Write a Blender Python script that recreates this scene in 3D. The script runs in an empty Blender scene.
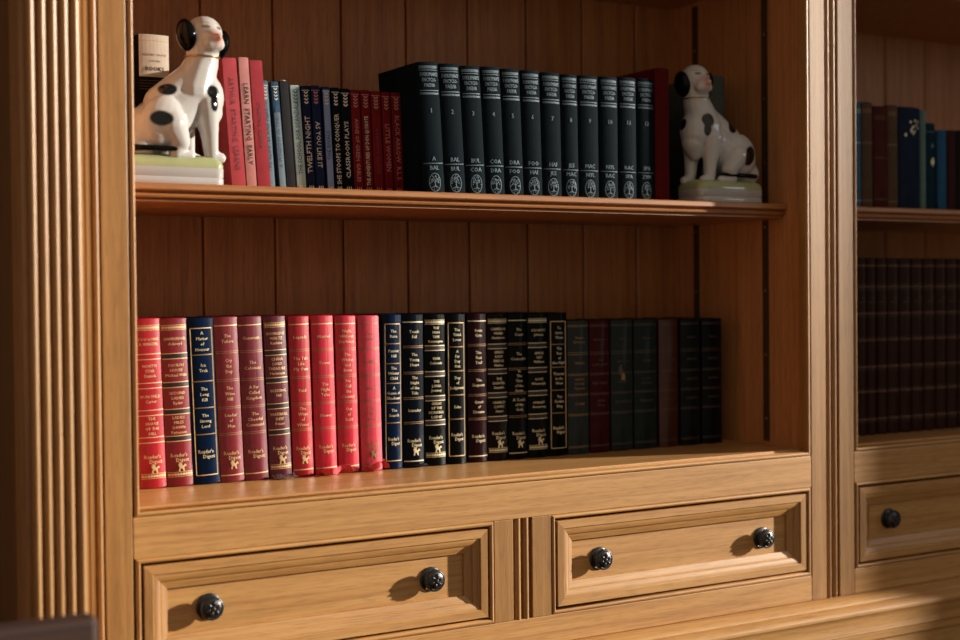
import bpy, bmesh, math, random
from mathutils import Vector, Matrix
random.seed(7)
sc = bpy.context.scene
COL = sc.collection
PI = math.pi

# ------------------------------------------------------------------ colours / materials
def lin(c):
    c = c / 255.0
    return c / 12.92 if c <= 0.04045 else ((c + 0.055) / 1.055) ** 2.4
def rgb(r, g, b): return (lin(r), lin(g), lin(b), 1.0)

def new_mat(name):
    m = bpy.data.materials.new(name); m.use_nodes = True
    nt = m.node_tree; b = nt.nodes['Principled BSDF']
    return m, nt, b

def wood(name, axis, dark, mid, light, rough=0.48, scale=1.0, pore=0.20, coat=0.0):
    """oak with the grain running along axis (0=X 1=Y 2=Z)"""
    m, nt, b = new_mat(name); N = nt.nodes; L = nt.links
    tc = N.new('ShaderNodeTexCoord')
    def mapped(across, along):
        mp = N.new('ShaderNodeMapping'); s = [across] * 3; s[axis] = along
        mp.inputs['Scale'].default_value = s; L.new(tc.outputs['Object'], mp.inputs['Vector']); return mp
    mp1 = mapped(120 * scale, 3.0 * scale)
    n1 = N.new('ShaderNodeTexNoise'); n1.inputs['Scale'].default_value = 1.0
    n1.inputs['Detail'].default_value = 5; n1.inputs['Roughness'].default_value = 0.6; n1.inputs['Distortion'].default_value = 0.9
    L.new(mp1.outputs[0], n1.inputs['Vector'])
    mp2 = mapped(13 * scale, 0.55 * scale)
    n2 = N.new('ShaderNodeTexNoise'); n2.inputs['Scale'].default_value = 1.0
    n2.inputs['Detail'].default_value = 2; n2.inputs['Distortion'].default_value = 0.5
    L.new(mp2.outputs[0], n2.inputs['Vector'])
    # growth rings: sine of a warped coordinate
    mul = N.new('ShaderNodeMath'); mul.operation = 'MULTIPLY'; mul.inputs[1].default_value = 75
    L.new(n2.outputs['Fac'], mul.inputs[0])
    sn = N.new('ShaderNodeMath'); sn.operation = 'SINE'; L.new(mul.outputs[0], sn.inputs[0])
    mr = N.new('ShaderNodeMapRange'); mr.inputs[1].default_value = -1; mr.inputs[2].default_value = 1
    mr.inputs[3].default_value = 0.25; mr.inputs[4].default_value = 0.75; L.new(sn.outputs[0], mr.inputs[0])
    mx = N.new('ShaderNodeMix'); mx.data_type = 'FLOAT'; mx.inputs[0].default_value = 0.80
    L.new(mr.outputs[0], mx.inputs[2]); L.new(n1.outputs['Fac'], mx.inputs[3])
    cr = N.new('ShaderNodeValToRGB'); e = cr.color_ramp.elements
    e[0].position = 0.30; e[0].color = dark; e[1].position = 0.72; e[1].color = light
    k = e.new(0.5); k.color = mid
    L.new(mx.outputs[0], cr.inputs[0])
    # open pores
    mp3 = mapped(520 * scale, 34 * scale)
    n3 = N.new('ShaderNodeTexNoise'); n3.inputs['Scale'].default_value = 1.0; n3.inputs['Detail'].default_value = 2
    L.new(mp3.outputs[0], n3.inputs['Vector'])
    cp = N.new('ShaderNodeValToRGB'); e = cp.color_ramp.elements
    e[0].position = 0.33; e[0].color = (1 - pore,) * 3 + (1,); e[1].position = 0.5; e[1].color = (1, 1, 1, 1)
    L.new(n3.outputs['Fac'], cp.inputs[0])
    mm = N.new('ShaderNodeMix'); mm.data_type = 'RGBA'; mm.blend_type = 'MULTIPLY'; mm.inputs[0].default_value = 1
    L.new(cr.outputs[0], mm.inputs[6]); L.new(cp.outputs[0], mm.inputs[7])
    L.new(mm.outputs[2], b.inputs['Base Color'])
    b.inputs['Roughness'].default_value = rough
    b.inputs['Coat Weight'].default_value = coat; b.inputs['Coat Roughness'].default_value = 0.36
    bp = N.new('ShaderNodeBump'); bp.inputs['Strength'].default_value = 0.12; bp.inputs['Distance'].default_value = 0.001
    L.new(n3.outputs['Fac'], bp.inputs['Height']); L.new(bp.outputs[0], b.inputs['Normal'])
    return m

OAK_X = (rgb(174, 121, 64), rgb(197, 144, 81), rgb(209, 158, 95))      # rails, drawers, decks: paler boards
OAK = (rgb(146, 99, 48), rgb(165, 117, 60), rgb(179, 131, 72))        # stiles
BACK = (rgb(146, 88, 42), rgb(170, 108, 54), rgb(184, 122, 66))
M = {}
M['oak_x'] = wood('oak_grain_across', 0, *OAK_X, coat=.55)
M['oak_z'] = wood('oak_grain_upright', 2, *OAK, coat=.30)
M['oak_fluted'] = wood('oak_fluted', 2, *OAK, coat=.75)
M['oak_shelf'] = wood('oak_shelf', 0, rgb(150, 94, 46), rgb(174, 112, 58), rgb(188, 126, 70), coat=.5)
M['back_z'] = wood('oak_back_boards', 2, *BACK, rough=0.5)
M['side_z'] = wood('oak_side_panel', 2, rgb(172, 112, 64), rgb(192, 130, 80), rgb(204, 144, 94), rough=0.5)
M['dark_x'] = wood('dark_stained_wood', 0, rgb(40, 20, 11), rgb(56, 29, 16), rgb(68, 36, 21), rough=0.7)

def leather(name, c, rough=0.36, var=0.25, bump=0.2, sc_=900, spec=0.38):
    m, nt, b = new_mat(name); N = nt.nodes; L = nt.links
    tc = N.new('ShaderNodeTexCoord')
    n = N.new('ShaderNodeTexNoise'); n.inputs['Scale'].default_value = 55; n.inputs['Detail'].default_value = 4
    L.new(tc.outputs['Object'], n.inputs['Vector'])
    mx = N.new('ShaderNodeMix'); mx.data_type = 'RGBA'
    mx.inputs[6].default_value = tuple(v * (1 - var) for v in c[:3]) + (1,)
    mx.inputs[7].default_value = tuple(min(1, v * (1 + var)) for v in c[:3]) + (1,)
    L.new(n.outputs['Fac'], mx.inputs[0]); L.new(mx.outputs[2], b.inputs['Base Color'])
    v = N.new('ShaderNodeTexNoise'); v.inputs['Scale'].default_value = sc_; v.inputs['Detail'].default_value = 2
    L.new(tc.outputs['Object'], v.inputs['Vector'])
    bp = N.new('ShaderNodeBump'); bp.inputs['Strength'].default_value = bump; bp.inputs['Distance'].default_value = 0.0006
    L.new(v.outputs['Fac'], bp.inputs['Height']); L.new(bp.outputs[0], b.inputs['Normal'])
    b.inputs['Roughness'].default_value = rough; b.inputs['Specular IOR Level'].default_value = spec
    return m
_lc = {}
def cover_mat(r, g, b, kind='leather'):
    sp = .08 if max(r, g, b) < 70 and r < 60 else .38
    k = (r, g, b, kind)
    if k not in _lc:
        n = '%s_%02x%02x%02x' % ('leather_cover' if kind == 'leather' else 'cloth_cover', r, g, b)
        _lc[k] = leather(n, rgb(r, g, b), spec=sp, rough=.30 if sp < .2 else .36) if kind == 'leather' else leather(n, rgb(r, g, b), rough=0.8, bump=0.4, sc_=1400, spec=0.05)
    return _lc[k]
def simple(name, c, rough=0.5, metal=0.0, noise=0.12, scale=120, spec=0.5, coat=0.0):
    m, nt, b = new_mat(name); N = nt.nodes; L = nt.links
    tc = N.new('ShaderNodeTexCoord'); n = N.new('ShaderNodeTexNoise'); n.inputs['Scale'].default_value = scale
    L.new(tc.outputs['Object'], n.inputs['Vector'])
    mx = N.new('ShaderNodeMix'); mx.data_type = 'RGBA'
    mx.inputs[6].default_value = tuple(v * (1 - noise) for v in c[:3]) + (1,)
    mx.inputs[7].default_value = tuple(min(1, v * (1 + noise)) for v in c[:3]) + (1,)
    L.new(n.outputs['Fac'], mx.inputs[0]); L.new(mx.outputs[2], b.inputs['Base Color'])
    b.inputs['Roughness'].default_value = rough; b.inputs['Metallic'].default_value = metal
    b.inputs['Specular IOR Level'].default_value = spec; b.inputs['Coat Weight'].default_value = coat
    return m
M['gold'] = simple('gilt_lettering', rgb(206, 174, 124), rough=0.5, metal=0.2)
M['dull_gold'] = simple('worn_gilt', rgb(140, 108, 66), rough=0.5, metal=0.3)
M['pale_gilt'] = simple('pale_gilt', rgb(214, 200, 160), rough=0.45, metal=0.2)
M['faint_gold'] = simple('faded_gilt', rgb(78, 66, 46), rough=0.55, metal=0.2)
M['silver'] = simple('silver_lettering', rgb(90, 107, 116), rough=0.6, metal=0.0, spec=.2)
M['black_band'] = simple('black_title_band', rgb(34, 16, 20), rough=0.4)
M['black_ink'] = simple('black_ink', rgb(34, 28, 26), rough=0.6)
M['dark_red_ink'] = simple('dark_red_ink', rgb(112, 40, 44), rough=0.6)
M['blue_ink'] = simple('blue_ink', rgb(58, 84, 110), rough=0.6)
M['cream_ink'] = simple('cream_ink', rgb(205, 196, 178), rough=0.6)
M['pink_ink'] = simple('rose_ink', rgb(178, 112, 104), rough=0.6)
M['pages'] = simple('page_edges', rgb(196, 180, 148), rough=0.9, noise=0.2, scale=400)
M['dark_pages'] = simple('dark_page_edges', rgb(70, 54, 42), rough=0.9, noise=0.2, scale=400)
M['paper'] = simple('cream_paper', rgb(190, 174, 154), rough=0.75)
M['ribbon_red'] = simple('red_ribbon', rgb(206, 66, 80), rough=0.5)
M['ribbon_blue'] = simple('navy_ribbon', rgb(28, 40, 74), rough=0.45)
M['fringe'] = simple('grey_fringe', rgb(120, 96, 98), rough=0.8)
M['pewter'] = simple('dark_pewter', rgb(72, 71, 72), rough=0.36, metal=0.85, noise=0.3, scale=300)
M['track'] = simple('dark_bronze_strip', rgb(78, 60, 38), rough=0.5, metal=0.3)
M['screw'] = simple('brass_screw', rgb(150, 130, 100), rough=0.3, metal=0.9)
M['glaze_white'] = simple('white_glaze', rgb(184, 180, 178), rough=0.12, noise=0.04, scale=25, coat=0.5)
M['glaze_green'] = simple('green_glaze', rgb(166, 170, 124), rough=0.14, noise=0.15, scale=40, coat=0.5)
M['glaze_black'] = simple('black_glaze', rgb(12, 11, 12), rough=0.08, coat=0.0, spec=.14)
M['gilt_ring'] = simple('gilt_collar', rgb(196, 150, 84), rough=0.25, metal=0.8)
M['wall'] = simple('plaster', rgb(150, 138, 122), rough=0.9, scale=8)
M['shade_wall'] = simple('brown_shade_wall', rgb(70, 46, 30), rough=0.7, scale=8)  # for the added unseen block that shades the pilaster
M['floor'] = wood('floor_boards', 0, rgb(66, 40, 22), rgb(92, 58, 34), rgb(112, 74, 44))
M['white_paint'] = simple('white_paint', rgb(225, 222, 214), rough=0.5)
def glaze_body():
    m, nt, b = new_mat('painted_dog_glaze'); N = nt.nodes; L = nt.links
    a = N.new('ShaderNodeAttribute'); a.attribute_name = 'paint'
    L.new(a.outputs['Color'], b.inputs['Base Color'])
    b.inputs['Roughness'].default_value = 0.14; b.inputs['Coat Weight'].default_value = 0.12
    b.inputs['Coat Roughness'].default_value = 0.06
    return m
M['glaze_body'] = glaze_body()

# ------------------------------------------------------------------ mesh helpers
class MB:
    def __init__(s): s.v = []; s.f = []; s.mi = []; s.cur = 0
    def vert(s, p): s.v.append(tuple(p)); return len(s.v) - 1
    def face(s, idx, mi=None): s.f.append(tuple(idx)); s.mi.append(s.cur if mi is None else mi)
    def box(s, x0, x1, y0, y1, z0, z1, mi=None):
        b = len(s.v)
        for z in (z0, z1):
            for x, y in ((x0, y0), (x1, y0), (x1, y1), (x0, y1)): s.v.append((x, y, z))
        for q in ((3, 2, 1, 0), (4, 5, 6, 7), (0, 1, 5, 4), (1, 2, 6, 5), (2, 3, 7, 6), (3, 0, 4, 7)):
            s.face([b + i for i in q], mi)
    def prism(s, prof, axis, a, b_, mi=None):
        """closed outline prof; axis 'x': (y,z) outline, 'z': (x,y) outline, 'y': (x,z) outline"""
        def P(u, v, t): return {'x': (t, u, v), 'y': (u, t, v), 'z': (u, v, t)}[axis]
        n = len(prof); b = len(s.v)
        for t in (a, b_):
            for u, v in prof: s.v.append(P(u, v, t))
        for i in range(n):
            j = (i + 1) % n; s.face((b + i, b + j, b + n + j, b + n + i), mi)
        s.face([b + i for i in range(n)][::-1], mi); s.face([b + n + i for i in range(n)], mi)
    def frame(s, x0, x1, z0, z1, prof, sides=(0, 1, 2, 3), mi_h=0, mi_v=1):
        """mitred rectangular frame in XZ; prof closed list of (inset d, y)"""
        n = len(prof); C4 = ((x0, z0, 1, 1), (x1, z0, -1, 1), (x1, z1, -1, -1), (x0, z1, 1, -1))
        for k in sides:
            # every side has its own corners, so the mitres stay crisp
            A, B = ([s.vert((cx + sx * d, y, cz + sz * d)) for d, y in prof] for cx, cz, sx, sz in (C4[k], C4[(k + 1) % 4]))
            m_ = mi_h if k in (0, 2) else mi_v
            for i in range(n):
                j = (i + 1) % n; s.face((A[i], B[i], B[j], A[j]), m_)
            s.face(A, m_); s.face(B[::-1], m_)
    def lathe(s, prof, centre, axis='y', n=28, mi=None):
        """prof list of (r, t) along axis from centre"""
        cx, cy, cz = centre; rings = []
        for r, t in prof:
            ring = []
            for i in range(n):
                a = 2 * PI * i / n; c, d = r * math.cos(a), r * math.sin(a)
                ring.append(s.vert({'y': (cx + c, cy + t, cz + d), 'z': (cx + c, cy + d, cz + t), 'x': (cx + t, cy + c, cz + d)}[axis]))
            rings.append(ring)
        for A, B in zip(rings, rings[1:]):
            for i in range(n):
                j = (i + 1) % n; s.face((A[i], A[j], B[j], B[i]), mi)
        s.face(rings[0][::-1], mi); s.face(rings[-1], mi)
    def tube(s, pts, r, n=8, mi=None):
        pts = [Vector(p) for p in pts]; rings = []
        for i, p in enumerate(pts):
            t = (pts[min(i + 1, len(pts) - 1)] - pts[max(i - 1, 0)]).normalized()
            u = t.orthogonal().normalized() if i == 0 else (u - t * u.dot(t)).normalized()
            w = t.cross(u); rr = r[i] if isinstance(r, (list, tuple)) else r
            rings.append([s.vert(p + u * rr * math.cos(2 * PI * k / n) + w * rr * math.sin(2 * PI * k / n)) for k in range(n)])
        for A, B in zip(rings, rings[1:]):
            for k in range(n):
                j = (k + 1) % n; s.face((A[k], A[j], B[j], B[k]), mi)
        s.face(rings[0][::-1], mi); s.face(rings[-1], mi)
    def ellipsoid(s, c, r, rot=None, nu=16, nv=10, mi=None):
        rot = rot or Matrix.Identity(3); c = Vector(c); rings = []
        top = s.vert(c + rot @ Vector((0, 0, r[2]))); bot = s.vert(c - rot @ Vector((0, 0, r[2])))
        for j in range(1, nv):
            a = PI * j / nv
            rings.append([s.vert(c + rot @ Vector((r[0] * math.sin(a) * math.cos(2 * PI * i / nu), r[1] * math.sin(a) * math.sin(2 * PI * i / nu), r[2] * math.cos(a)))) for i in range(nu)])
        for i in range(nu):
            k = (i + 1) % nu
            s.face((top, rings[0][i], rings[0][k]), mi); s.face((bot, rings[-1][k], rings[-1][i]), mi)
            for A, B in zip(rings, rings[1:]): s.face((A[i], B[i], B[k], A[k]), mi)
    def build(s, name, mats, parent=None, bevel=0, smooth=None, loc=None, recalc=True):
        me = bpy.data.meshes.new(name); me.from_pydata(s.v, [], s.f)
        if not isinstance(mats, (list, tuple)): mats = [mats]
        for m in mats: me.materials.append(m)
        for p, i in zip(me.polygons, s.mi): p.material_index = min(i, len(mats) - 1)
        if recalc:
            bm = bmesh.new(); bm.from_mesh(me); bmesh.ops.recalc_face_normals(bm, faces=bm.faces); bm.to_mesh(me); bm.free()
        if smooth:
            for p in me.polygons: p.use_smooth = True
            me.set_sharp_from_angle(angle=math.radians(smooth))
        o = bpy.data.objects.new(name, me); COL.objects.link(o)
        if parent is not None: o.parent = parent
        if loc: o.location = loc
        if bevel:
            md = o.modifiers.new('Bevel', 'BEVEL'); md.width = bevel; md.segments = 2; md.limit_method = 'ANGLE'
            md.harden_normals = False
        return o

def thing(name, label, cat, loc=(0, 0, 0), group=None, roty=0, rotz=0):
    o = bpy.data.objects.new(name, None); COL.objects.link(o); o.empty_display_size = 0.05
    o.location = loc; o.rotation_euler = (0, roty, rotz)
    o['label'] = label; o['category'] = cat
    if name == 'dog_figurine': o.location.z += .0003
    if group: o['group'] = group
    return o
def structure(o): o['kind'] = 'structure'; return o

# ------------------------------------------------------------------ lettering
_tc = {}
def text_geo(txt):
    if txt not in _tc:
        c = bpy.data.curves.new('lettering', 'FONT'); c.body = txt; c.size = 1.0
        c.align_x = 'CENTER'; c.align_y = 'CENTER'; c.resolution_u = 1; c.fill_mode = 'FRONT'
        o = bpy.data.objects.new('lettering', c); COL.objects.link(o)
        dg = bpy.context.evaluated_depsgraph_get(); me = bpy.data.meshes.new_from_object(o.evaluated_get(dg))
        _tc[txt] = ([(v.co.x, v.co.y) for v in me.vertices], [tuple(p.vertices) for p in me.polygons])
        bpy.data.objects.remove(o); bpy.data.curves.remove(c); bpy.data.meshes.remove(me)
    return _tc[txt]
class Spine:
    """collects flat decoration lying on a book's rounded spine"""
    def __init__(s, w, bulge): s.w = w; s.bulge = bulge; s.mb = {}
    def y(s, x): return -s.bulge * max(0.0, 1 - (2 * x / s.w) ** 2)
    def bucket(s, part, mat):
        return s.mb.setdefault((part, mat), MB())
    def text(s, txt, z, size, mat, rot=0, x=0.0, maxw=None, bold=0.0, part='lettering'):
        V, F = text_geo(txt); m = s.bucket(part, mat); b = len(m.v)
        wid = max(v[0] for v in V) - min(v[0] for v in V)
        sx = size
        if maxw and wid * size > maxw: sx = maxw / wid
        for k in ((0, 0),) if not bold else ((-bold, 0), (bold, 0)):
            b = len(m.v)
            for tx, ty in V:
                px, pz = tx * sx + k[0], ty * size
                if rot == 1: px, pz = -ty * size + k[0], tx * sx       # reads upward
                if rot == -1: px, pz = ty * size + k[0], -tx * sx      # reads downward
                px += x
                m.v.append((px, s.y(px) - 0.00055, z + pz))
            for f in F: m.face([b + i for i in f])
    def bar(s, z, h, mat, x0=None, x1=None, eps=0.0002, part='gilt_bands', n=8):
        m = s.bucket(part, mat); hw = s.w / 2 * 0.985
        x0 = -hw if x0 is None else x0; x1 = hw if x1 is None else x1
        ids = []
        for i in range(n + 1):
            x = x0 + (x1 - x0) * i / n; y = s.y(x) - eps
            ids.append((m.vert((x, y, z - h / 2)), m.vert((x, y, z + h / 2))))
        for a, b in zip(ids, ids[1:]): m.face((a[0], b[0], b[1], a[1]))
    def poly(s, pts, x, z, scale, mat, part='emblem', eps=0.0004):
        if scale > .008: eps = .0010
        m = s.bucket(part, mat); m.face([m.vert((x + px * scale, s.y(x + px * scale) - eps, z + pz * scale)) for px, pz in pts])
    def finish(s, parent):
        # printed pattern (lettering, rules, ornament) belongs to the cover's own mesh; separate marks stay parts
        cover = next(c for c in parent.children if c.name.split('.')[0] == 'cover'); me = cover.data
        V = [tuple(v.co) for v in me.vertices]; F = [tuple(p.vertices) for p in me.polygons]
        mi = [0] * len(F); sm = [p.use_smooth for p in me.polygons]; mats = [me.materials[0]]
        for (part, mat), m in s.mb.items():
            if part in ('emblem', 'tree_emblem', 'pale_jacket_top'):
                m.build(part, M[mat], parent, recalc=False); continue
            if M[mat] not in mats: mats.append(M[mat])
            k = mats.index(M[mat]); b = len(V); V += m.v; F += [tuple(b + i for i in f) for f in m.f]
            mi += [k] * len(m.f); sm += [False] * len(m.f)
        nm = bpy.data.meshes.new('cover'); nm.from_pydata(V, [], F)
        for q in mats: nm.materials.append(q)
        for p, a, t in zip(nm.polygons, mi, sm): p.material_index = a; p.use_smooth = t
        nm.set_sharp_from_angle(angle=math.radians(40)); cover.data = nm; bpy.data.meshes.remove(me)

WINGED = [(-.5, -.55), (-.30, -.55), (-.30, -.25), (-.05, -.15), (.12, -.55), (.30, -.55), (.22, -.1), (.38, .1), (.55, .02), (.5, .22), (.34, .38), (.18, .2), (.02, .12), (-.1, .5), (-.5, .62), (-.36, .38), (-.62, .36), (-.42, .18), (-.6, .1), (-.34, -.02), (-.48, -.2)]

def book_body(w, h, depth, bulge, cmat, pmat, parent, t=0.0025, groove=0.0012, round_=10):
    m = MB(); hw = w / 2; N = round_
    outer = [(-hw, depth), (-hw + 0, 0.014), (-hw + groove, 0.0105), (-hw + groove * .2, 0.006), (-hw, 0.003)]
    outer += [(-hw + w * i / N, -bulge * (1 - (2 * i / N - 1) ** 2)) for i in range(0, N + 1)]
    outer += [(hw, 0.003), (hw - groove * .2, 0.006), (hw - groove, 0.0105), (hw, 0.014), (hw, depth)]
    inner = [(hw - t, depth), (hw - t - groove, 0.006)]
    inner += [(hw - t - groove - (w - 2 * t - 2 * groove) * i / 4, 0.004 - bulge * (1 - (2 * i / 4 - 1) ** 2) * .8) for i in range(1, 4)]
    inner += [(-hw + t + groove, 0.006), (-hw + t, depth)]
    prof = outer + inner
    # extrude with a slightly rounded head and tail
    n = len(prof); rings = []
    cx, cy = 0, depth / 2
    for z, k in ((0, 0.0006), (0.0008, 0), (h - 0.0012, 0), (h, 0.0009)):
        ring = []
        for i, (x, y) in enumerate(prof):
            sgn = -1 if i < len(outer) else 1
            ring.append(m.vert((x - (k if x > 0 else -k) * (1 if i < len(outer) else -1), y + (k if (i < len(outer) and y < 0.003) else 0), z)))
        rings.append(ring)
    for A, B in zip(rings, rings[1:]):
        for i in range(n):
            j = (i + 1) % n; m.face((A[i], A[j], B[j], B[i]))
    m.face(rings[0][::-1]); m.face(rings[-1])
    m.build('cover', cmat, parent, smooth=40)
    p = MB(); p.box(-hw + t + .0003, hw - t - .0003, 0.0068, depth - 0.004, 0.0035, h - 0.004)
    p.build('page_block', pmat, parent)

def book(name, label, group, xl, xr, h, Y, Z, depth, lean, cmat, deco, bulge=0.0028, pmat='pages', groove=0.0012):
    w = (xr - xl) * math.cos(math.radians(lean)) - 0.0002
    a = math.radians(-lean)
    # pivot at the lower corner it stands on: left corner when the head leans to the left
    if lean > 0.05: px, off = xl, w / 2
    elif lean < -0.05: px, off = xr, -w / 2
    else: px, off = (xl + xr) / 2, 0
    root = thing(name, label, 'book', (px + off * math.cos(a), Y, Z + abs(off * math.sin(a)) + 0.0002), group, roty=a)
    book_body(w, h, depth, bulge, cmat, M[pmat], root, groove=groove)
    s = Spine(w, bulge)
    if deco: deco(s, w, h, root)
    s.finish(root)
    return root

# ------------------------------------------------------------------ the room
m = MB(); m.box(-2.5, 3.5, -3.6, 0.40, -0.05, 0.0); structure(m.build('floor', M['floor']))
m = MB(); m.box(-2.5, 3.5, 0.345, 0.45, 0.0, 2.8); structure(m.build('wall_back', M['wall']))
WY0, WY1, WZ0, WZ1 = -2.50, -0.585, 0.95, 2.55
m = MB()
m.box(3.3, 3.5, WY1, 0.345, 0, 2.8); m.box(3.3, 3.5, -3.6, WY0, 0, 2.8)
m.box(3.3, 3.5, WY0, WY1, 0, WZ0); m.box(3.3, 3.5, WY0, WY1, WZ1, 2.8)
structure(m.build('wall_right', M['wall']))
m = MB(); m.box(-.10, .10, -.46, 0.345, 0, 2.8); structure(m.build('added_shade_wall', M['shade_wall']))  # added out of view, keeps ambient light off the pilaster's left face
m = MB()
for y0, y1, z0, z1 in ((WY0, WY0 + .05, WZ0, WZ1), (WY1 - .012, WY1, WZ0, WZ1), (WY0, WY1, WZ0, WZ0 + .05), (WY0, WY1, WZ1 - .05, WZ1)):
    m.box(3.40, 3.45, y0, y1, z0, z1)
structure(m.build('window_1', M['white_paint']))

# ------------------------------------------------------------------ bookcase units
ZB, ZDECK, ZSH, ZTOP, DEP = 0.7995, 1.0205, 1.3815, 1.715, 0.312
def half_round(c, r, y0, n=8):
    return [(c - r * math.cos(PI * i / n), y0 - r * math.sin(PI * i / n)) for i in range(n + 1)]
def shelf_prof():
    f = 0.045
    return [(DEP - .001, 1.3785), (f + .004, 1.3785), (f + .0012, 1.3778), (f, 1.3765), (f, 1.3716), (f + .0008, 1.3704), (f + .0060, 1.3694), (f + .0088, 1.3678), (f + .0088, 1.3668),
            (f + .0046, 1.3662), (f + .0032, 1.3645), (f + .0040, 1.3626), (f + .0092, 1.3617), (f + .0122, 1.3612), (f + .0122, 1.3604), (f + .0095, 1.3598), (f + .0095, 1.3580), (f + .0125, 1.3572), (f + .020, 1.3568), (DEP - .001, 1.3568)]

def knob(parent, x, z, Y):
    m = MB()
    # back plate with a bead, neck, domed head with a flower in relief
    prof = [(.0001, .0), (.0150, 0), (.0154, -.0012), (.0146, -.0022), (.0132, -.0025), (.0124, -.0018), (.0112, -.0020), (.0092, -.0032), (.0078, -.0046), (.0074, -.0060), (.0084, -.0072),
            (.0112, -.0080), (.0132, -.0092), (.0139, -.0112), (.0136, -.0132), (.0124, -.0146), (.0115, -.0147), (.0107, -.0143), (.0098, -.0148), (.0070, -.0160), (.0036, -.0167), (.0001, -.0169)]
    m.lathe(prof, (x, Y, z), 'y', 32)
    for k in range(6):
        a = 2 * PI * k / 6 + .3
        m.ellipsoid((x + .0058 * math.cos(a), Y - .0160, z + .0058 * math.sin(a)), (.0034, .0020, .0019), Matrix.Rotation(-a, 3, 'Y'), 10, 6)
    m.ellipsoid((x, Y - .0169, z), (.0026, .0018, .0026), None, 10, 6)
    return m.build('knob', M['pewter'], parent, smooth=50)

def drawer(parent, X0, X1, Z0, Z1, knobs):
    g = 0.0089
    x0, x1, z0, z1 = X0 + g, X1 - g, Z0 + g, Z1 - g
    m = MB()
    prof = [(0, .022), (0, .0006), (.0006, 0), (.0100, 0), (.0106, .0004), (.0108, .0018), (.0120, .0018), (.0150, .0026), (.0180, .0040), (.0194, .0050), (.0198, .0066), (.0212, .0068), (.0240, .0080), (.0276, .0096), (.0290, .0102), (.0292, .0138), (.0306, .0138), (.0306, .022)]
    m.frame(x0, x1, z0, z1, prof)
    d = m.build('drawer', [M['oak_x'], M['oak_z']], parent, smooth=28)
    p = MB(); p.box(x0 + .0288, x1 - .0288, .0136, .021, z0 + .0288, z1 - .0288); p.build('field_panel', M['oak_x'], d)
    b = MB(); b.box(x0 + .012, x1 - .012, .022, .27, z0 + .004, z1 - .004); b.build('drawer_box', M['oak_x'], d)
    for kx, kz in knobs: knob(d, kx, kz, .0136)
    return d

BEAD = [(0.0, .004), (0.0, .0008), (.0006, -.0003), (.0018, -.0011), (.0032, -.0012), (.0046, -.0005), (.0055, .0010), (.0058, .0035), (.0058, .016), (0, .016)]

def reeded(x0, x1, z0, z1, parent, name, floor=.004, beads=()):
    prof = [(x0, .02), (x0, 0), (x0 + .0006, 0)]
    pts = []
    for c, r in beads:
        pts += [(c - r, floor)] + [(c - r * math.cos(PI * i / 10), floor - (floor + .0004) * math.sin(PI * i / 10)) for i in range(1, 10)] + [(c + r, floor)]
    prof = [(x0, .02), (x0, floor)] + pts + [(x1, floor), (x1, .02)]
    m = MB(); m.prism(prof, 'z', z0, z1); return m.build(name, M['oak_z'], parent, smooth=40)

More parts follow.
